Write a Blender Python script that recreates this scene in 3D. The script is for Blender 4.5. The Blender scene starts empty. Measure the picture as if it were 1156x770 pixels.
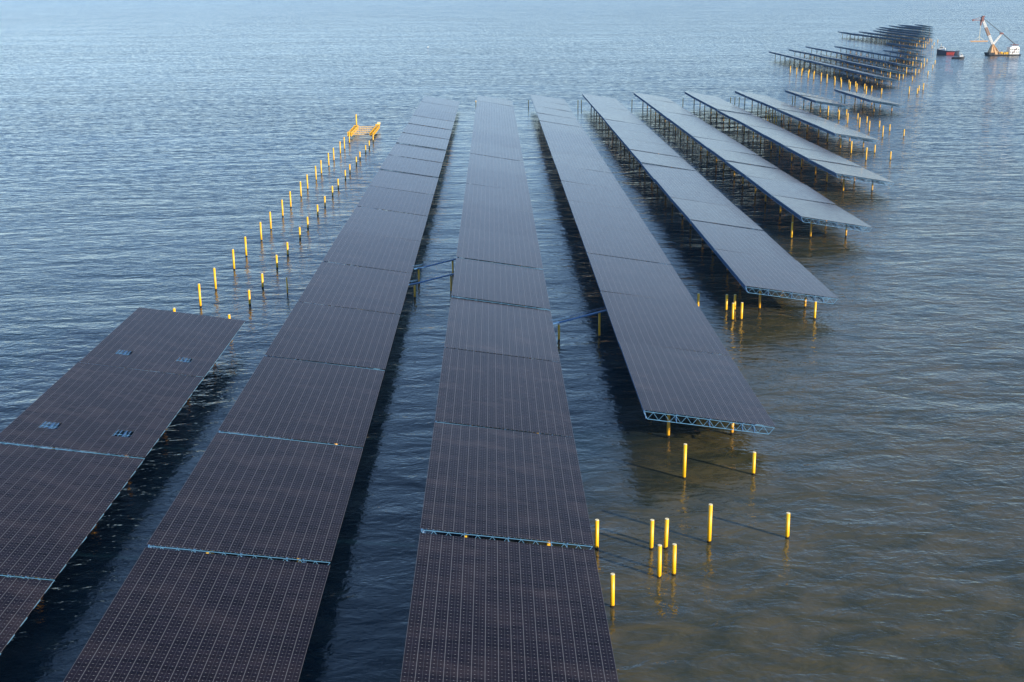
import bpy, bmesh, math, random
from mathutils import Vector, Matrix

random.seed(7)
sc = bpy.context.scene
COL = sc.collection
R = math.radians

# ------------------------------------------------------------------ camera
F = Vector((0.013263582810, 0.960386688704, -0.278354963187))
RT = Vector((0.999847053556, -0.015912105637, -0.007257712337))
UP = Vector((0.011399423897, 0.278216126517, 0.960450852506))
cam = bpy.data.cameras.new('camera')
cam.sensor_width = 36.0
cam.lens = 42.90
cam.clip_start = 1.0
cam.clip_end = 120000.0
camo = bpy.data.objects.new('camera', cam)
COL.objects.link(camo)
M3 = Matrix((RT, UP, -F)).transposed()
camo.matrix_world = Matrix.Translation((0, 0, 111.305)) @ M3.to_4x4()
sc.camera = camo

# ------------------------------------------------------------------ light
SUN_EL = 18.0
SUN_DIR = Vector((math.cos(R(SUN_EL)) * 0.777, -math.cos(R(SUN_EL)) * 0.629, math.sin(R(SUN_EL))))
world = bpy.data.worlds.new('World')
sc.world = world
world.use_nodes = True
wn = world.node_tree.nodes
wl = world.node_tree.links
bg = wn['Background']
sky = wn.new('ShaderNodeTexSky')
sky.sky_type = 'NISHITA'
sky.sun_disc = False
sky.sun_elevation = R(SUN_EL)
sky.sun_rotation = math.atan2(SUN_DIR.x, SUN_DIR.y)
sky.altitude = 10
sky.air_density = 0.75
sky.dust_density = 0.0
sky.ozone_density = 2.2
gam = wn.new('ShaderNodeGamma')              # a hazier, evener sky than the clear model gives
gam.inputs[1].default_value = 0.72
tint = wn.new('ShaderNodeMix')
tint.data_type = 'RGBA'
tint.blend_type = 'MULTIPLY'
tint.inputs[0].default_value = 1.0
tint.inputs[7].default_value = (0.84, 0.97, 1.10, 1)
wl.new(sky.outputs[0], gam.inputs[0])
wl.new(gam.outputs[0], tint.inputs[6])
wl.new(tint.outputs[2], bg.inputs[0])
bg.inputs[1].default_value = 0.148
sun = bpy.data.lights.new('sun', 'SUN')
sun.energy = 3.6
sun.angle = R(0.5)
sun.color = (1.0, 0.89, 0.72)
suno = bpy.data.objects.new('sun', sun)
COL.objects.link(suno)
suno.rotation_euler = SUN_DIR.to_track_quat('Z', 'Y').to_euler()
sc.view_settings.view_transform = 'Standard'
sc.view_settings.look = 'None'
sc.view_settings.gamma = 1
sc.view_settings.exposure = 1.1
sc.view_settings.use_curve_mapping = False
sc.cycles.max_bounces = 5
sc.cycles.diffuse_bounces = 2
sc.cycles.glossy_bounces = 3
sc.cycles.transmission_bounces = 1
sc.cycles.volume_bounces = 0
sc.cycles.caustics_reflective = False
sc.cycles.caustics_refractive = False
sc.cycles.use_denoising = True
sc.cycles.sample_clamp_indirect = 4.0

# ------------------------------------------------------------------ node helpers
class NT:
    def __init__(self, mat):
        self.t = mat.node_tree
        self.n = self.t.nodes
        self.l = self.t.links
    def new(self, kind, **kw):
        nd = self.n.new(kind)
        for k, v in kw.items():
            setattr(nd, k, v)
        return nd
    def put(self, sock, v):
        if v is None:
            return
        if isinstance(v, bpy.types.NodeSocket):
            self.l.new(v, sock)
        else:
            sock.default_value = v
    def m(self, op, a, b=None, c=None, clamp=False):
        nd = self.new('ShaderNodeMath', operation=op, use_clamp=clamp)
        self.put(nd.inputs[0], a)
        self.put(nd.inputs[1], b)
        self.put(nd.inputs[2], c)
        return nd.outputs[0]
    def noise(self, vec, scale, detail=2.0, rough=0.5, dist=0.0):
        nd = self.new('ShaderNodeTexNoise')
        self.put(nd.inputs['Vector'], vec)
        nd.inputs['Scale'].default_value = scale
        nd.inputs['Detail'].default_value = detail
        nd.inputs['Roughness'].default_value = rough
        nd.inputs['Distortion'].default_value = dist
        return nd.outputs['Fac']
    def mapping(self, vec, rot=0.0, scale=(1, 1, 1), loc=(0, 0, 0)):
        nd = self.new('ShaderNodeMapping')
        self.put(nd.inputs['Vector'], vec)
        nd.inputs['Rotation'].default_value = (0, 0, rot)
        nd.inputs['Scale'].default_value = scale
        nd.inputs['Location'].default_value = loc
        return nd.outputs[0]
    def mix(self, fac, a, b):
        nd = self.new('ShaderNodeMix', data_type='RGBA')
        self.put(nd.inputs[0], fac)
        self.put(nd.inputs[6], a)
        self.put(nd.inputs[7], b)
        return nd.outputs[2]
    def smooth(self, v, a, b, lo=0.0, hi=1.0):
        nd = self.new('ShaderNodeMapRange', interpolation_type='SMOOTHSTEP')
        self.put(nd.inputs[0], v)
        nd.inputs[1].default_value = a
        nd.inputs[2].default_value = b
        nd.inputs[3].default_value = lo
        nd.inputs[4].default_value = hi
        return nd.outputs[0]

def new_mat(name):
    mt = bpy.data.materials.new(name)
    mt.use_nodes = True
    g = NT(mt)
    return mt, g, g.n['Principled BSDF']

def paint(name, col, rough=0.5, var=0.25, scale=0.6, metallic=0.0, worn=None):
    mt, g, b = new_mat(name)
    tc = g.new('ShaderNodeTexCoord').outputs['Object']
    n = g.noise(tc, scale, 4.0, 0.6)
    c0 = tuple(x * (1 - var) for x in col) + (1,)
    c1 = tuple(min(1, x * (1 + var)) for x in col) + (1,)
    c = g.mix(n, c0, c1)
    if worn:
        n2 = g.noise(tc, scale * 2.3, 5.0, 0.65)
        c = g.mix(g.smooth(n2, 0.58, 0.68), c, worn + (1,))
    g.put(b.inputs['Base Color'], c)
    b.inputs['Roughness'].default_value = rough
    b.inputs['Metallic'].default_value = metallic
    return mt

W = 33.3
PER = 61.0
SK = 0.10304
ZL, ZR = 12.65, 6.83
SLOPE = (ZL - ZR) / W
LEN = 59.95
NCOL, NROW = 16, 56

# ------------------------------------------------------------------ materials
def panel_material():
    mt, g, b = new_mat('solar_glass')
    tc = g.new('ShaderNodeTexCoord').outputs['Object']
    sep = g.new('ShaderNodeSeparateXYZ')
    g.l.new(tc, sep.inputs[0])
    x, y = sep.outputs[0], sep.outputs[1]
    cu = g.m('MULTIPLY', g.m('ADD', x, W / 2), NCOL / W)
    cv = g.m('MULTIPLY', g.m('ADD', g.m('SUBTRACT', y, g.m('MULTIPLY', x, SK)), LEN / 2), NROW / LEN)
    fu, fv = g.m('FRACT', cu), g.m('FRACT', cv)
    iu, iv = g.m('FLOOR', cu), g.m('FLOOR', cv)
    du = g.m('MINIMUM', fu, g.m('SUBTRACT', 1.0, fu))          # 0 on a column seam
    dm = g.m('ABSOLUTE', g.m('SUBTRACT', fu, 0.5))             # 0 on the module centre line
    dv = g.m('MINIMUM', fv, g.m('SUBTRACT', 1.0, fv))          # 0 on a row seam
    major = g.m('LESS_THAN', du, 0.026)
    minor = g.m('LESS_THAN', dm, 0.011)
    row = g.m('LESS_THAN', dv, 0.022)
    dq = g.m('ABSOLUTE', g.m('SUBTRACT', dm, 0.25))
    clamp = g.m('MULTIPLY', g.m('LESS_THAN', dq, 0.045), g.m('LESS_THAN', dv, 0.055))
    # tone of each module, and dust lying in broad smears
    cmb = g.new('ShaderNodeCombineXYZ')
    g.l.new(iu, cmb.inputs[0]); g.l.new(iv, cmb.inputs[1])
    oi = g.new('ShaderNodeObjectInfo')
    g.l.new(g.m('MULTIPLY', oi.outputs['Random'], 900.0), cmb.inputs[2])
    wn_ = g.new('ShaderNodeTexWhiteNoise')
    g.l.new(cmb.outputs[0], wn_.inputs[0])
    rnd = wn_.outputs['Value']
    cell = g.mix(rnd, (0.0054, 0.0043, 0.0090, 1), (0.0114, 0.0090, 0.0165, 1))
    cmb2 = g.new('ShaderNodeCombineXYZ')
    g.l.new(x, cmb2.inputs[0]); g.l.new(y, cmb2.inputs[1])
    g.l.new(g.m('MULTIPLY', oi.outputs['Random'], 331.0), cmb2.inputs[2])
    dust = g.smooth(g.noise(g.mapping(cmb2.outputs[0], 0, (1, 2.2, 1)), 0.09, 6.0, 0.62), 0.42, 0.75)
    tone = g.m('MULTIPLY', g.m('ADD', 0.15, g.m('MULTIPLY', oi.outputs['Random'], 0.35)), 1.0)
    c = g.mix(g.m('MULTIPLY', dust, g.m('ADD', 0.25, tone)), cell, (0.038, 0.029, 0.034, 1))
    c = g.mix(g.m('MULTIPLY', row, 0.36), c, (0.10, 0.10, 0.115, 1))
    c = g.mix(g.m('MULTIPLY', minor, 0.35), c, (0.15, 0.15, 0.17, 1))
    c = g.mix(g.m('MULTIPLY', major, 0.40), c, (0.26, 0.26, 0.28, 1))
    c = g.mix(g.m('MULTIPLY', clamp, 0.60), c, (0.30, 0.29, 0.30, 1))
    g.put(b.inputs['Base Color'], c)
    b.inputs['IOR'].default_value = 1.155
    b.inputs['Specular Tint'].default_value = (1.0, 0.84, 0.80, 1)
    b.inputs['Sheen Weight'].default_value = 0.18
    b.inputs['Sheen Roughness'].default_value = 0.28
    b.inputs['Sheen Tint'].default_value = (0.95, 0.87, 0.90, 1)
    g.put(b.inputs['Roughness'], g.m('ADD', 0.13, g.m('MULTIPLY', rnd, 0.08)))
    return mt

def pile_material():
    mt, g, b = new_mat('pile_paint')
    tc = g.new('ShaderNodeTexCoord').outputs['Object']
    geo = g.new('ShaderNodeNewGeometry').outputs['Position']
    sep = g.new('ShaderNodeSeparateXYZ')
    g.l.new(geo, sep.inputs[0])
    z = sep.outputs[2]
    n = g.noise(tc, 1.1, 4.0, 0.6)
    c = g.mix(n, (0.80, 0.40, 0.008, 1), (0.93, 0.53, 0.012, 1))
    streak = g.smooth(g.noise(g.mapping(geo, 0, (2.5, 2.5, 0.25)), 1.0, 4.0, 0.65), 0.56, 0.72)
    c = g.mix(g.m('MULTIPLY', streak, 0.45), c, (0.30, 0.10, 0.02, 1))
    # wet and fouled tide band at the waterline
    zz = g.m('ADD', z, g.m('MULTIPLY', g.m('SUBTRACT', g.noise(geo, 1.6, 3.0), 0.5), 0.9))
    c = g.mix(g.smooth(zz, 0.25, 0.6, 1.0, 0.0), c, (0.022, 0.018, 0.014, 1))
    g.put(b.inputs['Base Color'], c)
    b.inputs['Roughness'].default_value = 0.38
    return mt

def leg_material():
    mt, g, b = new_mat('leg_paint')
    geo = g.new('ShaderNodeNewGeometry').outputs['Position']
    sep = g.new('ShaderNodeSeparateXYZ')
    g.l.new(geo, sep.inputs[0])
    z = sep.outputs[2]
    n = g.noise(geo, 0.8, 4.0, 0.6)
    c = g.mix(n, (0.66, 0.31, 0.014, 1), (0.82, 0.42, 0.02, 1))
    streak = g.smooth(g.noise(g.mapping(geo, 0, (2.0, 2.0, 0.2)), 1.0, 4.0, 0.65), 0.48, 0.70)
    c = g.mix(g.m('MULTIPLY', streak, 0.5), c, (0.16, 0.06, 0.025, 1))
    zz = g.m('ADD', z, g.m('MULTIPLY', g.m('SUBTRACT', g.noise(geo, 1.6, 3.0), 0.5), 0.9))
    c = g.mix(g.smooth(zz, 0.6, 1.1, 1.0, 0.0), c, (0.022, 0.018, 0.014, 1))
    g.put(b.inputs['Base Color'], c)
    b.inputs['Roughness'].default_value = 0.45
    return mt

def water_material():
    mt, g, b = new_mat('sea_water')
    tc = g.new('ShaderNodeTexCoord').outputs['Object']
    sep = g.new('ShaderNodeSeparateXYZ')
    g.l.new(tc, sep.inputs[0])
    x, y = sep.outputs[0], sep.outputs[1]
    # suspended silt: a plume on the shore side of the array, with ragged clouds in it
    big = g.noise(tc, 0.012, 4.0, 0.55, 0.6)
    diag = g.m('SUBTRACT', g.m('SUBTRACT', x, 22.0), g.m('MULTIPLY', g.m('SUBTRACT', y, 235.0), 0.34))
    edge = g.m('ADD', diag, g.m('MULTIPLY', g.m('SUBTRACT', big, 0.5), 70.0))
    plume = g.smooth(edge, -28.0, 20.0)
    far = g.smooth(y, 300.0, 1000.0, 1.0, 0.25)
    clouds = g.smooth(g.noise(g.mapping(tc, R(20), (0.7, 1.0, 1.0)), 0.085, 6.0, 0.66, 1.0), 0.30, 0.72)
    fine = g.noise(tc, 0.22, 4.0, 0.6, 0.8)
    silt = g.m('MULTIPLY', g.m('MULTIPLY', plume, far), g.m('ADD', 0.70, g.m('MULTIPLY', g.m('ADD', clouds, g.m('MULTIPLY', fine, 0.6)), 0.5)), clamp=True)
    deep = (0.005, 0.018, 0.029, 1)
    mud = g.mix(clouds, (0.036, 0.038, 0.018, 1), (0.088, 0.073, 0.037, 1))
    g.put(b.inputs['Base Color'], g.mix(silt, deep, mud))
    b.inputs['IOR'].default_value = 1.333
    b.inputs['Roughness'].default_value = 0.02
    # waves: swell, wind sea, chop and ripples; patches of calmer and rougher water
    gust = g.noise(g.mapping(tc, R(15), (0.45, 1.0, 1.0)), 0.006, 3.0, 0.55)
    amp = g.smooth(gust, 0.30, 0.72, 0.55, 1.25)
    lee = g.m('MULTIPLY', g.m('MULTIPLY', g.smooth(diag, 25.0, -15.0), g.smooth(x, -95.0, -45.0)), g.smooth(y, 1160.0, 1230.0, 1.0, 0.0))
    calm = g.m('SUBTRACT', 1.0, g.m('MULTIPLY', lee, 0.2))
    amp = g.m('MULTIPLY', amp, calm)
    h1 = g.noise(g.mapping(tc, R(-24), (0.45, 1.0, 1.0)), 0.055, 2.0, 0.5, 0.4)
    h2 = g.noise(g.mapping(tc, R(-12), (0.60, 1.0, 1.0)), 0.19, 3.0, 0.55, 0.5)
    h3 = g.noise(g.mapping(tc, R(16), (0.75, 1.0, 1.0)), 0.60, 3.0, 0.6, 0.4)
    h4 = g.noise(g.mapping(tc, R(-35), (0.6, 1.0, 1.0)), 1.9, 2.0, 0.55)
    hh = g.m('MULTIPLY', h1, 1.0)
    h0 = g.noise(g.mapping(tc, R(-16), (0.28, 1.0, 1.0)), 0.022, 2.0, 0.5, 0.3)
    hh = g.m('ADD', hh, g.m('MULTIPLY', h0, 1.1))
    hh = g.m('ADD', hh, g.m('MULTIPLY', g.m('MULTIPLY', h2, 0.52), calm))
    hh = g.m('ADD', hh, g.m('MULTIPLY', g.m('MULTIPLY', h3, 0.18), amp))
    hh = g.m('ADD', hh, g.m('MULTIPLY', g.m('MULTIPLY', h4, 0.028), amp))
    bmp = g.new('ShaderNodeBump')
    bmp.inputs['Strength'].default_value = 1.0
    bmp.inputs['Distance'].default_value = 1.0
    g.put(bmp.inputs['Height'], hh)
    # the bump node blurs away ripples smaller than a pixel's footprint; offshore they are given as slopes instead
    nz = g.new('ShaderNodeTexNoise')
    g.l.new(g.mapping(tc, R(-12), (0.32, 1.0, 1.0)), nz.inputs['Vector'])
    nz.inputs['Scale'].default_value = 0.55
    nz.inputs['Detail'].default_value = 3.0
    nz.inputs['Roughness'].default_value = 0.6
    sc_ = g.new('ShaderNodeSeparateColor')
    g.l.new(nz.outputs['Color'], sc_.inputs[0])
    kk = g.m('MULTIPLY', g.smooth(y, 200.0, 1100.0, 0.0, 1.0), g.smooth(gust, 0.28, 0.70, 0.75, 1.25))
    # rougher far out; calmer in the shelter of the rows
    kk = g.m('MULTIPLY', kk, g.smooth(y, 1000.0, 6000.0, 1.0, 1.5))
    kk = g.m('MULTIPLY', kk, g.m('SUBTRACT', 1.0, g.m('MULTIPLY', lee, 0.6)))
    cn = g.new('ShaderNodeCombineXYZ')
    g.l.new(g.m('MULTIPLY', g.m('SUBTRACT', sc_.outputs[0], 0.5), g.m('MULTIPLY', kk, 0.7)), cn.inputs[0])
    # seas run in towards the array, so their steeper faces look that way
    g.l.new(g.m('MULTIPLY', g.m('SUBTRACT', g.m('MULTIPLY', sc_.outputs[1], 0.65), 0.325 + 0.055), kk), cn.inputs[1])
    cn.inputs[2].default_value = 1.0
    nrm = g.new('ShaderNodeVectorMath', operation='NORMALIZE')
    g.l.new(cn.outputs[0], nrm.inputs[0])
    g.l.new(nrm.outputs[0], bmp.inputs['Normal'])
    g.l.new(bmp.outputs[0], b.inputs['Normal'])
    return mt

M = {
    'panel': panel_material(),
    'back': paint('panel_backsheet', (0.10, 0.10, 0.11), 0.6, 0.1),
    'pile': pile_material(),
    'leg': leg_material(),
    'water': water_material(),
    'truss': paint('blue_steel', (0.085, 0.225, 0.39), 0.5, 0.2),
    'truss_dark': paint('blue_purlin', (0.06, 0.155, 0.33), 0.55, 0.15),
    'bridge': paint('bridge_blue', (0.055, 0.165, 0.35), 0.5, 0.2),
    'yellow': paint('yellow_paint', (0.80, 0.46, 0.02), 0.45, 0.15, 0.4, 0.0, (0.60, 0.30, 0.05)),
    'primer': paint('pink_primer', (0.62, 0.42, 0.18), 0.6, 0.2),
    'cap': paint('pale_cap', (0.78, 0.66, 0.40), 0.6, 0.15),
    'white': paint('white_paint', (0.80, 0.79, 0.76), 0.45, 0.06, 0.3, 0.0, (0.62, 0.52, 0.42)),
    'redbrown': paint('red_oxide', (0.20, 0.075, 0.06), 0.6, 0.25),
    'rust': paint('rusty_orange', (0.38, 0.20, 0.10), 0.6, 0.3),
    'orange': paint('orange_paint', (0.62, 0.36, 0.17), 0.55, 0.2),
    'navy': paint('navy_hull', (0.018, 0.026, 0.050), 0.45, 0.2),
    'black': paint('black_hull', (0.015, 0.016, 0.020), 0.5, 0.2),
    'red': paint('red_hull', (0.72, 0.09, 0.06), 0.5, 0.2),
    'glass': paint('window_glass', (0.02, 0.03, 0.04), 0.1, 0.1),
    'wire': paint('wire_rope', (0.05, 0.05, 0.055), 0.6, 0.1),
    'deckgrey': paint('deck_grey', (0.20, 0.19, 0.18), 0.7, 0.25),
}

# ------------------------------------------------------------------ mesh helpers
class MB:
    def __init__(self):
        self.v, self.f = [], []
    def quad(self, a, b, c, d):
        i = len(self.v)
        self.v += [tuple(a), tuple(b), tuple(c), tuple(d)]
        self.f.append((i, i + 1, i + 2, i + 3))
    def hexa(self, p):
        """8 points: bottom ring 0-3, top ring 4-7"""
        i = len(self.v)
        self.v += [tuple(q) for q in p]
        for q in ((3, 2, 1, 0), (4, 5, 6, 7), (0, 1, 5, 4), (1, 2, 6, 5), (2, 3, 7, 6), (3, 0, 4, 7)):
            self.f.append(tuple(i + k for k in q))
    def box(self, x0, x1, y0, y1, z0, z1):
        self.hexa([(x0, y0, z0), (x1, y0, z0), (x1, y1, z0), (x0, y1, z0), (x0, y0, z1), (x1, y0, z1), (x1, y1, z1), (x0, y1, z1)])
    def bar(self, a, b, w, h=None):
        h = h or w
        a, b = Vector(a), Vector(b)
        d = (b - a).normalized()
        s = d.cross(Vector((0, 0, 1)))
        if s.length < 1e-3:
            s = Vector((1, 0, 0))
        s.normalize()
        u = s.cross(d)
        s *= w / 2
        u *= h / 2
        self.hexa([a - s - u, a + s - u, b + s - u, b - s - u, a - s + u, a + s + u, b + s + u, b - s + u])
    def tube(self, a, b, r0, r1=None, n=12, caps=True):
        r1 = r0 if r1 is None else r1
        a, b = Vector(a), Vector(b)
        d = (b - a).normalized()
        s = d.cross(Vector((0, 0, 1)))
        if s.length < 1e-3:
            s = Vector((1, 0, 0))
        s.normalize()
        u = s.cross(d)
        i = len(self.v)
        for p, r in ((a, r0), (b, r1)):
            for k in range(n):
                t = 2 * math.pi * k / n
                self.v.append(tuple(p + s * (r * math.cos(t)) + u * (r * math.sin(t))))
        for k in range(n):
            k2 = (k + 1) % n
            self.f.append((i + k, i + k2, i + n + k2, i + n + k))
        if caps:
            self.f.append(tuple(i + n + k for k in range(n)))
            self.f.append(tuple(i + n - 1 - k for k in range(n)))
    def build(self, name, mat, parent=None, smooth=False):
        me = bpy.data.meshes.new(name)
        me.from_pydata(self.v, [], self.f)
        bm = bmesh.new()
        bm.from_mesh(me)
        bmesh.ops.recalc_face_normals(bm, faces=bm.faces)
        bm.to_mesh(me)
        bm.free()
        me.materials.append(M[mat] if isinstance(mat, str) else mat)
        if smooth:
            for p in me.polygons:
                p.use_smooth = len(p.vertices) == 4
        o = bpy.data.objects.new(name, me)
        COL.objects.link(o)
        if parent:
            o.parent = parent
        return o

def tag(o, label=None, cat=None, group=None, kind=None):
    if label: o['label'] = label
    if cat: o['category'] = cat
    if group: o['group'] = group
    if kind: o['kind'] = kind
    return o

def empty(name, loc, rz=0.0):
    o = bpy.data.objects.new(name, None)
    o.empty_display_size = 2.0
    COL.objects.link(o)
    o.location = loc
    o.rotation_euler = (0, 0, rz)
    return o

def copy_tree(o, parent=None):
    c = o.copy()
    COL.objects.link(c)
    c.parent = parent
    for ch in list(o.children):
        copy_tree(ch, c)
    return c

ORD = ['nearest', 'second', 'third', 'fourth', 'fifth', 'sixth', 'seventh', 'eighth', 'ninth', 'tenth', 'eleventh', 'twelfth',
       'thirteenth', 'fourteenth', 'fifteenth', 'sixteenth', 'seventeenth', 'eighteenth', 'nineteenth', 'twentieth', 'farthest']

# ------------------------------------------------------------------ sea
sea = MB()
N = 12
for i in range(N):
    for j in range(N):
        s = 60000.0 / N
        x0, y0 = -30000 + i * s, -30000 + j * s
        sea.v += [(x0, y0, 0), (x0 + s, y0, 0), (x0 + s, y0 + s, 0), (x0, y0 + s, 0)]
        k = len(sea.v) - 4
        sea.f.append((k, k + 1, k + 2, k + 3))
tag(sea.build('sea', 'water'), kind='structure')

# ------------------------------------------------------------------ sea air
hz = MB()
hz.box(-30500, 30500, -30500, 30500, -4.2, 118.0)
hm = bpy.data.materials.new('sea_haze')
hm.use_nodes = True
hm.node_tree.nodes.clear()
ho_ = hm.node_tree.nodes.new('ShaderNodeOutputMaterial')
pv = hm.node_tree.nodes.new('ShaderNodeVolumePrincipled')
pv.inputs['Color'].default_value = (0.40, 0.66, 1.0, 1)
pv.inputs['Density'].default_value = 0.000022
hm.node_tree.links.new(pv.outputs[0], ho_.inputs['Volume'])
tag(hz.build('haze', hm), kind='stuff')

# ------------------------------------------------------------------ solar platform
def P(w, v, dz=0.0):
    """point on the deck plane: w metres across from the high edge, v metres along from the near edge"""
    x = w - W / 2
    return Vector((x, v - LEN / 2 + SK * x, ZL - SLOPE * w + dz))

def deck_mesh(holes=()):
    """panel deck; holes are (col0, col1, row0, row1) blocks where modules are not fitted yet"""
    cs = sorted({0, NCOL} | {c for h in holes for c in h[:2]})
    rs = sorted({0, NROW} | {r for h in holes for r in h[2:]})
    cw, rl = W / NCOL, LEN / NROW
    def filled(i, j):
        if i < 0 or j < 0 or i >= len(cs) - 1 or j >= len(rs) - 1:
            return False
        return not any(h[0] <= cs[i] < h[1] and h[2] <= rs[j] < h[3] for h in holes)
    m = MB()
    for i in range(len(cs) - 1):
        for j in range(len(rs) - 1):
            if not filled(i, j):
                continue
            a, b, c, d = cs[i] * cw, cs[i + 1] * cw, rs[j] * rl, rs[j + 1] * rl
            t, u = 0.0, -0.05
            m.quad(P(a, c, t), P(b, c, t), P(b, d, t), P(a, d, t))
            m.quad(P(a, d, u), P(b, d, u), P(b, c, u), P(a, c, u))
            if not filled(i - 1, j): m.quad(P(a, d, t), P(a, d, u), P(a, c, u), P(a, c, t))
            if not filled(i + 1, j): m.quad(P(b, c, t), P(b, c, u), P(b, d, u), P(b, d, t))
            if not filled(i, j - 1): m.quad(P(a, c, t), P(a, c, u), P(b, c, u), P(b, c, t))
            if not filled(i, j + 1): m.quad(P(b, d, t), P(b, d, u), P(a, d, u), P(a, d, t))
    return m

DEP = 1.85
def truss_mb():
    m = MB()
    top = -0.55
    # cross trusses, warren bracing, with the inclined end members seen at the open end
    rows = [0.38, 6.7, 13.2, 19.0, 25.0, 30.2, 35.5, 41.5, 47.4, 53.8, LEN - 0.38]
    for q, v in enumerate(rows):
        n = 11
        wa, wb = 1.1, W - 1.6
        r = 0.10 if q in (0, len(rows) - 1) else 0.13
        m.bar(P(0.1, v, top), P(W - 0.2, v, top), r * 1.1)
        m.bar(P(wa, v, top - DEP), P(wb, v, top - DEP), r * 1.2)
        m.bar(P(0.05, v, top), P(wa, v, top - DEP), r)
        m.bar(P(wb, v, top - DEP), P(W - 0.25, v, top), r)
        step = (wb - wa) / n
        for k in range(n):
            w0 = wa + k * step
            m.bar(P(w0, v, top - DEP), P(w0 + step / 2, v, top), r * 0.75)
            m.bar(P(w0 + step / 2, v, top), P(w0 + step, v, top - DEP), r * 0.75)
    return m

def side_truss_mb():
    m = MB()
    top = -0.30
    for w, ww in ((0.25, 0.75), (8.33, 8.33), (16.7, 16.7), (25.05, 25.05), (W - 5.2, W - 5.2)):
        edge = w < 1
        m.bar(P(w, 0.1, top), P(w, LEN - 0.1, top), 0.22, 0.5 if edge else 0.22)
        m.bar(P(ww, 0.1, top - DEP), P(ww, LEN - 0.1, top - DEP), 0.22)
        n = 34 if edge else 19
        st = (LEN - 0.4) / n
        for k in range(n):
            v = 0.2 + k * st
            m.bar(P(ww, v, top - DEP), P(w, v + st / 2, top), 0.15)
            m.bar(P(w, v + st / 2, top), P(ww, v + st, top - DEP), 0.15)
    return m

def purlin_mb():
    m = MB()
    for k in range(NCOL):
        for o in (0.16, 0.58):
            w = (k + o) * W / NCOL
            m.bar(P(w, 0.02, -0.12), P(w, LEN - 0.02, -0.12), 0.10, 0.12)
    return m

def leg_mb(w, v):
    p = P(w, v)
    m = MB()
    zt = p.z - 0.32 - DEP
    m.tube((p.x, p.y, -3.0), (p.x, p.y, zt - 0.35), 0.42, n=14)
    h = MB()
    h.tube((p.x, p.y, zt - 0.35), (p.x, p.y, zt - 0.08), 0.58, n=14)
    return m, h

def make_platform(holes=()):
    root = empty('solar_platform', (0, 0, 0))
    deck_mesh(holes).build('panel_deck', 'panel', root)
    truss_mb().build('cross_truss', 'truss', root)
    side_truss_mb().build('long_truss', 'truss_dark', root)
    purlin_mb().build('purlins', 'truss_dark', root)
    for v in (13.1, 47.7):
        for w in (8.33, 25.05):
            lm, hm_ = leg_mb(w, v)
            lg = lm.build('leg', 'leg', root, smooth=True)
            hm_.build('head_plate', 'truss_dark', lg)
    return root

proto = make_platform()
proto_used = [False]

def place_platform(xc, yc, label, group, src=None):
    if src is not None:
        o = src
    elif not proto_used[0]:
        proto_used[0] = True
        o = proto
    else:
        o = copy_tree(proto)
    o.location = (xc, yc, 0)
    tag(o, label, 'solar platform', group)
    # decks are hung by hand: none sits exactly in line with the next
    for ch in o.children:
        if ch.name.startswith('leg'):
            continue
    dz, rx, ry = random.gauss(0, 0.09), random.gauss(0, 0.0036), random.gauss(0, 0.004)
    for ch in o.children:
        if not ch.name.startswith('leg'):
            ch.location = (0, 0, dz)
            ch.rotation_euler = (rx, ry, 0)
            piv = Vector((0, 0, 9.7))
            ch.location = piv - Matrix.Rotation(ry, 3, 'Y') @ Matrix.Rotation(rx, 3, 'X') @ piv + Vector((0, 0, dz))
    return o

def strip_x(k):
    return -14.72 + 50.3 * (k - 3)
def seam(X, m):
    return 212.28 + 61.0 * m + SK * (X + 14.72)

ROWNAME = {1: 'short row at the left edge', 2: 'second row from the left', 3: 'third row from the left', 4: 'fourth row from the left',
           5: 'fifth row from the left', 6: 'sixth row from the left', 7: 'seventh row from the left', 8: 'eighth row from the left',
           9: 'short ninth row', 10: 'short tenth row'}
START = {1: -1, 2: -1, 3: -1, 4: 1, 5: 3, 6: 5, 7: 7, 8: 10, 9: 14, 10: 14}
STOP = {k: 16 for k in range(1, 11)}
STOP[1] = 3
plats = {}
for k in range(1, 11):
    for i, m in enumerate(range(START[k], STOP[k])):
        x = strip_x(k) + W / 2
        y = seam(x, m) + 0.52 + LEN / 2
        src = None
        last = m == STOP[k] - 1
        pos = ORD[i] if i == 0 else ('last and farthest' if last else ORD[i])
        if k == 1 and m == 2:
            src = make_platform(((3, 5, 10, 14), (11, 13, 10, 14)))
            lab = 'solar platform with two panel gaps, farthest of the short row at the left edge'
        elif k == 1 and m == 1:
            src = make_platform(((3, 5, 10, 14), (11, 13, 10, 14)))
            lab = 'solar platform with two panel gaps, second from far end of the left edge row'
        elif last or i == 0:
            lab = 'dark solar platform, %s of the %s' % (pos, ROWNAME[k])
        else:
            lab = 'dark solar platform, %s from the near end of the %s' % (pos, ROWNAME[k])
        plats[k, m] = place_platform(x, y, lab, 'solar platforms of the %s' % ROWNAME[k], src)

# yellow hinge blocks showing in three seams
def hinge(k, m, w):
    mb = MB()
    p = P(w, LEN + 0.1)
    mb.box(p.x - 0.22, p.x + 0.22, p.y - 0.05, p.y + 0.3, p.z - 0.5, p.z - 0.02)
    mb.build('hinge_block', 'yellow', plats[k, m])
for k, m, w in ((3, -1, 8.6), (3, -1, 24.4), (2, -1, 10.9), (1, 1, 26.5)):
    hinge(k, m, w)

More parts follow.
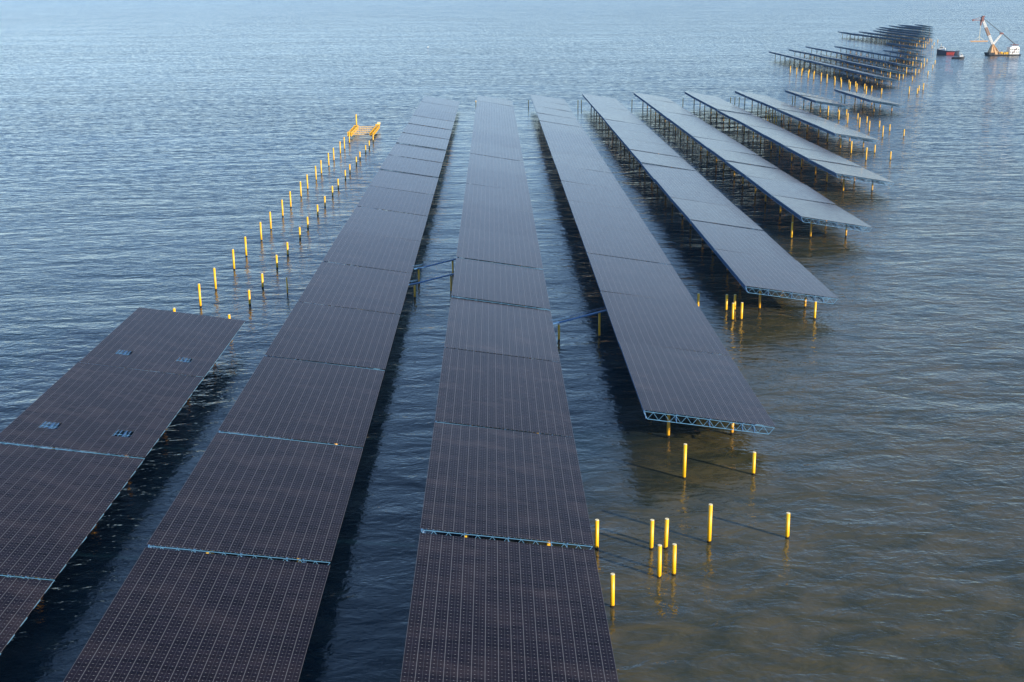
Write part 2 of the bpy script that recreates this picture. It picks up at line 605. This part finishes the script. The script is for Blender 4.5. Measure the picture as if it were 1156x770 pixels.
# farther blocks of the same platforms: (x of the high edge, near y, number)
MID = [(431, 1401, 9), (477, 1527, 8), (527, 1618, 8), (577, 1744, 6), (616, 1846, 2), (660, 1994, 1)]
FAR = [(697, 2089, 2), (763, 2281, 8), (809, 2402, 6), (858, 2521, 5), (901, 2640, 5), (942, 2750, 5), (999, 2917, 4), (1045, 3050, 3), (1090, 3177, 1)]
RN = ['first', 'second', 'third', 'fourth', 'fifth', 'sixth', 'seventh', 'eighth', 'ninth']
for block, rows, gname in (('middle', MID, 'solar platforms of the middle block'), ('farthest', FAR, 'solar platforms of the farthest block')):
    for r, (xl, y0, n) in enumerate(rows):
        for i in range(n):
            x = xl + W / 2
            lab = 'navy solar platform, %s from the near end, %s row of the %s block' % (ORD[i] if i else 'first', RN[r], block)
            place_platform(x, y0 + 61.0 * i + SK * W / 2 + LEN / 2, lab, gname)

# ------------------------------------------------------------------ free piles
_pm = {}
def pile(x, y, h, label, group, r=0.42, cap=True):
    key = (round(h, 1), r)
    if key not in _pm:
        root = empty('steel_pile', (0, 0, 0))
        b = MB()
        b.tube((0, 0, -3.0), (0, 0, h - 0.12), r, n=14)
        b.build('pile_shaft', 'pile', root, smooth=True)
        c = MB()
        c.tube((0, 0, h - 0.12), (0, 0, h), r * 0.97, n=14)
        c.build('pile_cap', 'cap', root, smooth=True)
        _pm[key] = root
        o = root
    else:
        o = copy_tree(_pm[key])
    o.location = (x, y, 0)
    o.rotation_euler = (random.gauss(0, 0.006), random.gauss(0, 0.006), random.uniform(0, 6.28))
    tag(o, label, 'pile', group)
    return o

HT, HS = 8.65, 5.72
def lat(k, m, r, tall):
    dx = 8.33 if tall else 25.05
    x = strip_x(k) + dx
    return x, seam(x, m) + 0.25 + (13.1 if r == 0 else 47.7)

# open field left of the array: two lines running to the yellow frame
n = 0
for m in range(3, 12):
    for r in (0, 1):
        for tall in (True, False):
            x, y = lat(1, m, r, tall)
            j = random.Random(m * 10 + r * 3 + tall)
            side = 'tall' if tall else 'short'
            line = 'left' if tall else 'right'
            o = 'nearest' if n == 0 else '%s nearest' % ORD[n] if n < 20 else 'farthest'
            pile(x - (0.8 if tall else -0.1) + j.uniform(-0.25, 0.25), y + j.uniform(-0.4, 0.4), HT if tall else HS,
                 '%s yellow pile, %s in the %s line running to the yellow frame' % (side, o, line), 'piles in two lines by the open sea')
        n += 1
pile(-78.9, 451.6, 6.6, 'lone slim dark pile between the short pile line and the second row', 'single piles', 0.25)

# near right: unbuilt bays of the fourth row
G = 'free piles off the near end of the fourth row'
for (m, r), nm in (((0, 1), 'farther'), ((0, 0), 'nearer')):
    for tall in (True, False):
        x, y = lat(4, m, r, tall)
        pile(x, y, HT if tall else HS, '%s yellow pile, %s of two, off the near end of the fourth row' % ('tall' if tall else 'short', nm), G)
# walkway pile clusters
G = 'walkway piles beside the third row'
for x, y, h, lab in ((20.3, 229.5, 6.5, 'yellow pile touching the right edge of the third row, farther of two'),
                     (21.2, 204.9, 6.8, 'yellow pile touching the right edge of the third row, nearer of two'),
                     (31.5, 228.9, 6.6, 'yellow pile of the near square of four, its far left corner'),
                     (34.5, 229.1, 6.7, 'yellow pile of the near square of four, its far right corner'),
                     (31.5, 216.5, 6.9, 'yellow pile of the near square of four, its near left corner'),
                     (34.5, 217.4, 6.6, 'yellow pile of the near square of four, its near right corner')):
    pile(x, y, h, lab, G)
G = 'walkway piles off the near end of the fifth row'
for x, y, h, lab in ((82.2, 419.5, 6.0, 'yellow pile of the square of four beside the fourth row, far left corner'),
                     (85.4, 420.6, 5.7, 'yellow pile of the square of four beside the fourth row, far right corner'),
                     (82.1, 407.0, 6.1, 'yellow pile of the square of four beside the fourth row, near left corner'),
                     (85.2, 407.3, 6.2, 'yellow pile of the square of four beside the fourth row, near right corner'),
                     (72.9, 424.2, 5.4, 'single yellow pile touching the right edge of the fourth row'),
                     (110.7, 407.3, 6.2, 'single yellow pile before the right corner of the fifth row truss')):
    pile(x, y, h, lab, G)
pile(135.9, 547.8, 7.4, 'single yellow pile before the left corner of the sixth row truss', 'single piles')
G = 'walkway piles between the seventh and eighth rows'
for x, y, h, lab in ((247.1, 1049.7, 5.8, 'small pile of the square of four under the eighth row, far left corner'),
                     (251.6, 1061.0, 5.3, 'small pile of the square of four under the eighth row, far right corner'),
                     (247.9, 1027.7, 5.8, 'small pile of the square of four under the eighth row, near left corner'),
                     (252.4, 1039.2, 5.2, 'small pile of the square of four under the eighth row, near right corner')):
    pile(x - 13, y, h, lab, G)

def bays(k, ms, rowname, stops):
    i = 0
    seq = []
    for m in ms:
        for r in (0, 1):
            if (m, r) not in stops:
                seq.append((m, r))
    for i, (m, r) in enumerate(seq):
        for tall in (True, False):
            x, y = lat(k, m, r, tall)
            o = 'nearest' if i == 0 else '%s nearest' % ORD[i]
            pile(x, y, HT if tall else HS, '%s pale yellow pile, %s of those off the near end of the %s' % ('tall' if tall else 'short', o, rowname),
                 'free piles off the near end of the %s' % rowname)
bays(8, (9,), 'eighth row', ())
bays(9, (11, 12, 13), 'ninth row', ())

# piles beyond the far ends of the rows
names = ['second', 'third', 'fourth', 'fourth', 'fifth', 'sixth', 'seventh', 'seventh', 'seventh', 'eighth', 'ninth']
G = 'small piles beyond the far ends of the rows'
for (x, y, h), lab in zip([(-16.7, 1199.9, 6.3), (34.0, 1190.1, 7.4), (80.3, 1170.2, 8.5), (83.7, 1172.6, 8.3), (132.2, 1176.9, 8.3), (182.2, 1185.7, 8.0),
                     (233.2, 1213.3, 6.4), (236.0, 1205.8, 6.8), (239.2, 1200.4, 7.2), (292.9, 1207.6, 7.3), (339.5, 1203.1, 7.7)],
                    ['small dark pile left of the far end of the third row', 'small dark pile left of the far end of the fourth row',
                     'left one of two small dark piles beside the far end of the fifth row', 'right one of two small dark piles beside the far end of the fifth row',
                     'small dark pile left of the far end of the sixth row', 'small dark pile left of the far end of the seventh row',
                     'left one of three small dark piles beside the far end of the eighth row', 'middle one of three small dark piles beside the far end of the eighth row',
                     'right one of three small dark piles beside the far end of the eighth row', 'small dark pile left of the far end of the ninth row',
                     'small dark pile left of the far end of the tenth row']):
    pile(x, y, h, lab, G, 0.36)

# pile lines standing before the middle block
i = 0
for q in range(12):
    for tall in (True, False):
        yy = 1298 + (q // 2) * 61 + (q % 2) * 34.6 + (0 if tall else 1.7)
        xx = 392 + (0 if tall else 16.7)
        o = 'nearest' if q == 0 else '%s nearest' % ORD[q]
        pile(xx, yy, HT + 0.6 if tall else HS + 1.0, '%s pale pile, %s in the %s line before the middle block' % ('tall' if tall else 'short', o, 'front' if tall else 'back'),
             'pile lines before the middle block', 0.55)
G = 'piles off the near end of the middle block'
for x, y, h, lab in ((446.3, 1299, 6.5, 'short pale pile off the near end of the middle block, its front row'),
                     (437.0, 1297, 8.6, 'tall pale pile off the near end of the middle block, its front row'),
                     (461.5, 1338.8, 6.0, 'pale pile in open water right of the middle block, left of two'),
                     (468.6, 1345.9, 8.0, 'pale pile in open water right of the middle block, right of two'),
                     ):
    pile(x, y, h, lab, G, 0.5)
for block, rows in (('middle', MID[1:5]), ('farthest', FAR[1:4])):
    for r_, (xl, y0, n_) in enumerate(rows, 1):
        for q, dy in enumerate((-13.3, -47.9)):
            for tall in (True, False):
                dx = 8.33 if tall else 25.05
                pile(xl + dx, y0 + dy + SK * dx, HT if tall else HS, '%s pale pile, %s of two before the %s row of the %s block' % ('tall' if tall else 'short', ('farther', 'nearer')[q], RN[r_], block),
                     'free piles before the rows of the %s block' % block, 0.5)

# ------------------------------------------------------------------ blue walkway bridges on yellow posts
def bridge(a, b, label):
    """flat blue gangway between two rows, with side girders and a handrail"""
    a, b = Vector(a), Vector(b)
    root = empty('walkway_bridge', (a.x, a.y, 0))
    d = b - a
    o = Vector((0, 0, 0))
    A = Vector((0, 0, a.z))
    B = Vector((d.x, d.y, b.z))
    C = A + (B - A) * 0.2 + Vector((0, 0, -0.25))
    side = Vector((d.y, -d.x, 0)).normalized()
    m = MB()
    for p, q in ((A, C), (C, B)):
        m.bar(p, q, 1.0, 0.10)
    m.build('gangway_deck', 'bridge', root)
    m = MB()
    for s in (-0.56, 0.56):
        for p, q in ((A, C), (C, B)):
            m.bar(p + side * s + Vector((0, 0, -0.12)), q + side * s + Vector((0, 0, -0.12)), 0.10, 0.24)
    m.build('side_girder', 'bridge', root)
    m = MB()
    for s in (-0.54, 0.54):
        for p, q in ((A, C), (C, B)):
            up = Vector((0, 0, 1.05))
            m.bar(p + side * s + up, q + side * s + up, 0.06)
            nn = max(1, int((q - p).length / 1.8))
            for t in range(nn + 1):
                g = p + (q - p) * (t / nn) + side * s
                m.bar(g, g + up, 0.05)
    m.build('handrail', 'bridge', root)
    tag(root, label, 'walkway bridge', 'blue walkway bridges')
bridge((-31.9, 466.0, 6.1), (-15.6, 482.0, 6.4), 'blue walkway bridge between the second and third rows, the farther of two')
bridge((-32.6, 442.0, 5.5), (-15.4, 453.2, 7.0), 'blue walkway bridge between the second and third rows, the nearer of two')
bridge((18.2, 383.4, 6.0), (36.6, 389.0, 8.9), 'blue walkway bridge between the third and fourth rows')
G = 'posts under the blue walkway bridges'
for x, y, h, lab in ((-29.9, 467.6, 5.5, 'yellow post under the left end of the farther blue bridge'), (-17.0, 480.6, 5.9, 'yellow post under the right end of the farther blue bridge'),
                     (-30.1, 443.5, 4.9, 'yellow post under the left end of the middle blue bridge'), (-16.8, 452.3, 6.3, 'yellow post under the right end of the middle blue bridge'),
                     (20.7, 384.2, 5.4, 'yellow post under the left end of the nearest blue bridge'), (34.3, 388.3, 8.2, 'yellow post under the right end of the nearest blue bridge')):
    pile(x, y, h, lab, G, 0.36)

# ------------------------------------------------------------------ yellow frame at the head of the pile lines
root = empty('piling_frame', (-102.5, 975, 0))
for s, z0, hh, y0, y1 in ((-8.3, 2.2, 2.6, -28, 26), (8.4, 2.2, 1.9, -24, 32)):
    m = MB()
    for dx in (-1.3, 1.3):
        for z in (z0, z0 + hh):
            m.bar((s + dx, y0, z), (s + dx, y1, z), 0.55)
        nseg = 10
        for i in range(nseg):
            a = y0 + (y1 - y0) * i / nseg
            b = y0 + (y1 - y0) * (i + 1) / nseg
            m.bar((s + dx, a, z0), (s + dx, (a + b) / 2, z0 + hh), 0.4)
            m.bar((s + dx, (a + b) / 2, z0 + hh), (s + dx, b, z0), 0.4)
            m.bar((s - 1.3, a, z0 + hh), (s + 1.3, b, z0 + hh), 0.3)
            m.bar((s - 1.3, a, z0), (s + 1.3, a, z0), 0.35)
    m.box(s - 0.6, s + 0.6, y0 + 2, y1 - 2, z0 + 0.3, z0 + 0.6)
    m.build('girder', 'yellow', root)
m = MB()
for y in (-20, -6, 8, 22):
    for z in (2.6, 4.2):
        m.bar((-7, y, z), (7.1, y, z), 0.45)
    for i in range(5):
        x0 = -7 + i * 2.82
        m.bar((x0, y, 2.6), (x0 + 1.41, y, 4.2), 0.3)
        m.bar((x0 + 1.41, y, 4.2), (x0 + 2.82, y, 2.6), 0.3)
m.build('cross_beam', 'primer', root)
m = MB()
for y in (-24, 22):
    m.box(-10.2, -6.4, y - 1.6, y + 1.6, 5.0, 5.25)
m.box(6.6, 10.2, 28.5, 31.5, 4.4, 5.2)
m.build('work_platform', 'yellow', root)
m = MB()
m.tube((-8.6, 27, 1.0), (-8.6, 27, 13.5), 0.55, n=10)
m.build('mast', 'pile', root, smooth=True)
m = MB()
m.box(8.0, 10.4, 29.0, 32.6, 5.2, 6.6)
m.build('cabin', 'cap', root)
tag(root, 'yellow steel piling frame straddling the far end of the two pile lines', 'piling frame')

# ------------------------------------------------------------------ crane barge
root = empty('crane_barge', (800, 2012, 0))
m = MB()
m.hexa([(1.5, -9, -1.5), (49, -9, -1.5), (49, 9, -1.5), (1.5, 9, -1.5), (-1, -10, 1.6), (51, -10, 1.6), (51, 10, 1.6), (-1, 10, 1.6)])
m.hexa([(-0.9, -9.8, 1.61), (8, -9.8, 1.61), (8, 9.8, 1.61), (-0.9, 9.8, 1.61), (-1.6, -9.8, 4.6), (8, -9.8, 4.6), (8, 9.8, 4.6), (-1.6, 9.8, 4.6)])
m.build('hull', 'black', root)
m = MB()
m.box(0, 50.5, -9.6, 9.6, 1.62, 1.9)
m.build('deck', 'deckgrey', root)
m = MB()
for s in (-1, 1):
    m.bar((2.5, 7 * s, 1.9), (6.5, 1.8 * s, 17.5), 1.3)
    m.bar((18.5, 7 * s, 1.9), (7.5, 1.8 * s, 17.5), 1.5)
    m.bar((10.5, 7 * s, 1.9), (7.0, 1.8 * s, 17.5), 1.0)
    m.bar((3.5, 5.8 * s, 5.5), (15.5, 5.4 * s, 6.0), 0.8)
    m.bar((4.6, 4.2 * s, 10.5), (12.5, 4.0 * s, 10.8), 0.8)
m.box(3.0, 17.0, -5.5, 5.5, 1.9, 5.4)
m.hexa([(3.2, -5, 5.4), (15.0, -5, 5.4), (15.0, 5, 5.4), (3.2, 5, 5.4), (5.3, -2.4, 16.2), (9.0, -2.4, 16.2), (9.0, 2.4, 16.2), (5.3, 2.4, 16.2)])
m.build('tripod', 'orange', root)
def lattice(m, a, b, w0, w1, n, r):
    a, b = Vector(a), Vector(b)
    d = (b - a)
    dn = d.normalized()
    s = Vector((0, 1, 0))
    u = s.cross(dn)
    cor = []
    for i in range(n + 1):
        t = i / n
        w = w0 + (w1 - w0) * t
        c = a + d * t
        cor.append([c + s * w * p + u * w * q for p, q in ((-.5, -.5), (.5, -.5), (.5, .5), (-.5, .5))])
    for i in range(n):
        for k in range(4):
            m.bar(cor[i][k], cor[i + 1][k], r)
            m.bar(cor[i][k], cor[i + 1][(k + 1) % 4], r * 0.7)
            m.bar(cor[i + 1][k], cor[i + 1][(k + 1) % 4], r * 0.7)
base, tip = Vector((7.0, 0, 17.0)), Vector((-13.0, 0, 56.0))
def bp(t): return base + (tip - base) * t
m = MB(); lattice(m, bp(0), bp(0.36), 2.8, 3.3, 5, 0.62)
m.build('boom_foot', 'white', root)
m = MB(); lattice(m, bp(0.68), bp(0.97), 3.3, 2.6, 4, 0.62)
m.build('boom_top', 'white', root)
m = MB(); lattice(m, bp(0.365), bp(0.675), 3.3, 3.3, 4, 0.62)
m.build('boom_middle', 'rust', root)
m = MB()
m.box(-15.2, -11.6, -2.2, 2.2, 53.5, 60.5)
m.box(-16.2, -14.4, -1.4, 1.4, 47.0, 55.0)
m.box(-13.8, -10.6, -2.4, 2.4, 60.5, 62.0)
m.bar((-14.5, 0, 55.5), (-28.5, 0, 55.2), 1.0)
m.bar((-13.0, 0, 60.5), (-28.5, 0, 56.2), 0.6)
m.box(-29.6, -27.4, -1.0, 1.0, 54.0, 57.0)
m.build('boom_head', 'redbrown', root)
m = MB(); lattice(m, (7.5, 0, 17.0), (19.5, 0, 33.5), 2.2, 1.9, 5, 0.55)
m.build('gantry', 'white', root)
m = MB(); m.box(17.2, 22.2, -2.2, 2.2, 33.2, 35.6)
m.build('gantry_head', 'redbrown', root)
m = MB()
for s in (-1.2, 1.2):
    m.bar((-11.5, s, 58.0), (19.5, s, 35.2), 0.36)
    m.bar((20.5, s, 35.0), (44.0, s, 17.0), 0.36)
    m.bar((21.5, s, 33.6), (45.5, s, 15.0), 0.36)
m.build('stay_rope', 'wire', root)
m = MB()
m.box(33.5, 49.0, -6.5, 6.5, 1.9, 13.0)
m.box(36.5, 47.5, -5.0, 5.0, 13.0, 14.2)
hs = m.build('deckhouse', 'white', root)
m = MB()
for z in (4.4, 8.6):
    for x in (35.0, 38.0, 41.0, 44.0, 47.0):
        m.box(x - 0.8, x + 0.8, -6.58, -6.5, z, z + 1.6)
m.build('window', 'glass', hs)
m = MB()
for x in (38.5, 42.0, 45.5):
    m.bar((x, -4.5, 14.2), (x + 1.5, -4.5, 17.2), 0.7)
    m.bar((x, 4.5, 14.2), (x + 1.5, 4.5, 17.2), 0.7)
m.bar((38.5, -4.5, 16.8), (48.0, -4.5, 16.8), 0.7)
m.bar((38.5, 4.5, 16.8), (48.0, 4.5, 16.8), 0.7)
m.bar((37.5, -6.7, 2.5), (45.0, -6.7, 12.5), 0.7)
m.build('roof_frame', 'redbrown', hs)
m = MB()
m.box(20.5, 23.5, -4, 2, 1.9, 5.6); m.box(25.0, 27.0, -6, -1, 1.9, 4.6); m.box(28.5, 32.0, -5, 4, 1.9, 5.2)
for x in (21, 24.5, 30):
    m.tube((x, -7.5, 1.9), (x, -7.5, 4.4), 0.8, n=8)
m.build('winch', 'yellow', root)
tag(root, 'orange and white crane barge with raised boom at the upper right', 'crane barge')
# hoist rope belongs to the crane; the beam hanging from it does not
m = MB(); m.bar((-15.5, 0, 47.0), (-15.5, 0, 23.4), 0.4)
for s in (-1, 1): m.bar((-15.5, 0, 30.0), (-15.5 + 8 * s, 0, 23.0), 0.22)
m.build('hoist_rope', 'cap', root)
beam = MB()
for s in (-0.7, 0.7):
    beam.bar((-15, s, 0.8), (15, s, 0.8), 0.5); beam.bar((-13, s, -0.6), (13, s, -0.6), 0.5)
    for i in range(13):
        beam.bar((-13 + 2 * i, s, -0.6), (-12 + 2 * i, s, 0.8), 0.35); beam.bar((-12 + 2 * i, s, 0.8), (-11 + 2 * i, s, -0.6), 0.35)
beam.box(-14, 14, -0.5, 0.5, -0.2, 0.4)
bo = beam.build('lifting_beam', 'orange')
bo.location = (784.5, 2012, 22.2)
tag(bo, 'long orange beam hanging level from the crane barge boom', 'lifting beam')

# ------------------------------------------------------------------ boats
def hull_mesh(L, B, zs, nsec=14, bow=0.35, bot=-1.2):
    """sections along +x; zs(t) gives the sheer height"""
    m = MB()
    ring = []
    for i in range(nsec + 1):
        t = i / nsec
        x = -L / 2 + L * t
        w = B / 2 * (1.0 if t < 1 - bow else max(0.04, math.cos((t - 1 + bow) / bow * math.pi / 2) ** 0.7))
        w *= 0.86 + 0.14 * min(1, t * 6)
        z = zs(t)
        ring.append([(x, -w, z), (x - 0.02 * L * t, -w * 0.93, 0.4), (x - 0.05 * L * t, -w * 0.7, bot), (x - 0.05 * L * t, w * 0.7, bot), (x - 0.02 * L * t, w * 0.93, 0.4), (x, w, z)])
    base = len(m.v)
    for r in ring: m.v += r
    for i in range(nsec):
        for k in range(5):
            a = base + i * 6 + k
            m.f.append((a, a + 1, a + 7, a + 6))
        m.f.append((base + i * 6 + 5, base + i * 6, base + (i + 1) * 6, base + (i + 1) * 6 + 5))
    m.f.append(tuple(base + k for k in range(6)))
    e = base + nsec * 6
    m.f.append(tuple(e + k for k in (5, 4, 3, 2, 1, 0)))
    return m

root = empty('cargo_ship', (746.5, 2040, 0), R(-28))
hull_mesh(35, 9.6, lambda t: 8.6 - 3.4 * min(1, t * 1.6) + 2.2 * max(0, t - 0.7) / 0.3).build('hull', 'navy', root)
m = MB()
for s in (-1, 1):
    m.hexa([(-2, 5.0 * s, 0.1), (9.5, 4.0 * s, 0.1), (9.5, 4.9 * s, 0.1), (-2, 5.3 * s, 0.1), (-2, 5.1 * s, 4.2), (10.5, 4.2 * s, 4.6), (10.5, 5.1 * s, 4.6), (-2, 5.5 * s, 4.2)])
m.build('red_side', 'red', root)
m = MB(); m.box(-4, 10, -3.3, 3.3, 5.0, 6.2); m.build('hatch_cover', 'redbrown', root)
m = MB(); m.box(-15, -5, -3.9, 3.9, 6.5, 10.6); m.box(-13.8, -7.6, -3.4, 3.4, 10.6, 12.9)
ho = m.build('wheelhouse', 'white', root)
m = MB(); m.box(-7.6, -7.52, -2.9, 2.9, 11.3, 12.4); m.box(-13.4, -8, -3.48, -3.4, 11.3, 12.4); m.build('window', 'glass', ho)
m = MB(); m.tube((-12, 0, 12.9), (-12, 0, 18.5), 0.22, 0.12, n=8); m.bar((-12, -1.6, 16.2), (-12, 1.6, 16.2), 0.16); m.build('mast', 'cap', root)
tag(root, 'dark cargo ship with red side and white wheelhouse near the crane barge', 'ship')

root = empty('tugboat', (722, 1929, 0), R(-14))
hull_mesh(19, 5.6, lambda t: 2.4 + 1.0 * t * t).build('hull', 'black', root)
m = MB(); m.box(2.0, 7.2, -1.9, 1.9, 2.6, 5.0); m.box(3.0, 6.4, -1.6, 1.6, 5.0, 6.9)
ho = m.build('wheelhouse', 'white', root)
m = MB(); m.box(3.3, 6.1, -1.68, -1.6, 5.5, 6.5); m.build('window', 'glass', ho)
m = MB(); m.tube((3.6, 0, 6.9), (3.6, 0, 9.6), 0.12, n=8); m.build('mast', 'cap', root)
m = MB(); m.tube((1.0, 0, 2.6), (0.9, 0, 5.4), 0.5, n=10); m.build('funnel', 'redbrown', root)
tag(root, 'small black workboat with white cabin in front of the dark ship', 'boat')

root = empty('motor_boat', (655, 2070, 0), R(8))
hull_mesh(9, 3.0, lambda t: 1.3 + 0.6 * t * t, bot=-0.5).build('hull', 'white', root)
m = MB(); m.box(-2.0, 1.6, -1.1, 1.1, 1.3, 3.2); m.build('cabin', 'white', root)
tag(root, 'tiny white motor boat between the middle and farthest platform blocks', 'boat')

root = empty('channel_buoy', (-125, 2431, 0))
m = MB(); m.tube((0, 0, -0.6), (0, 0, 0.5), 1.1, n=14); m.build('float', 'black', root)
m = MB(); m.tube((0, 0, 0.5), (0, 0, 2.6), 1.0, 0.7, n=12); m.build('tower', 'white', root)
tag(root, 'tiny white buoy alone on the open sea at the top', 'buoy')
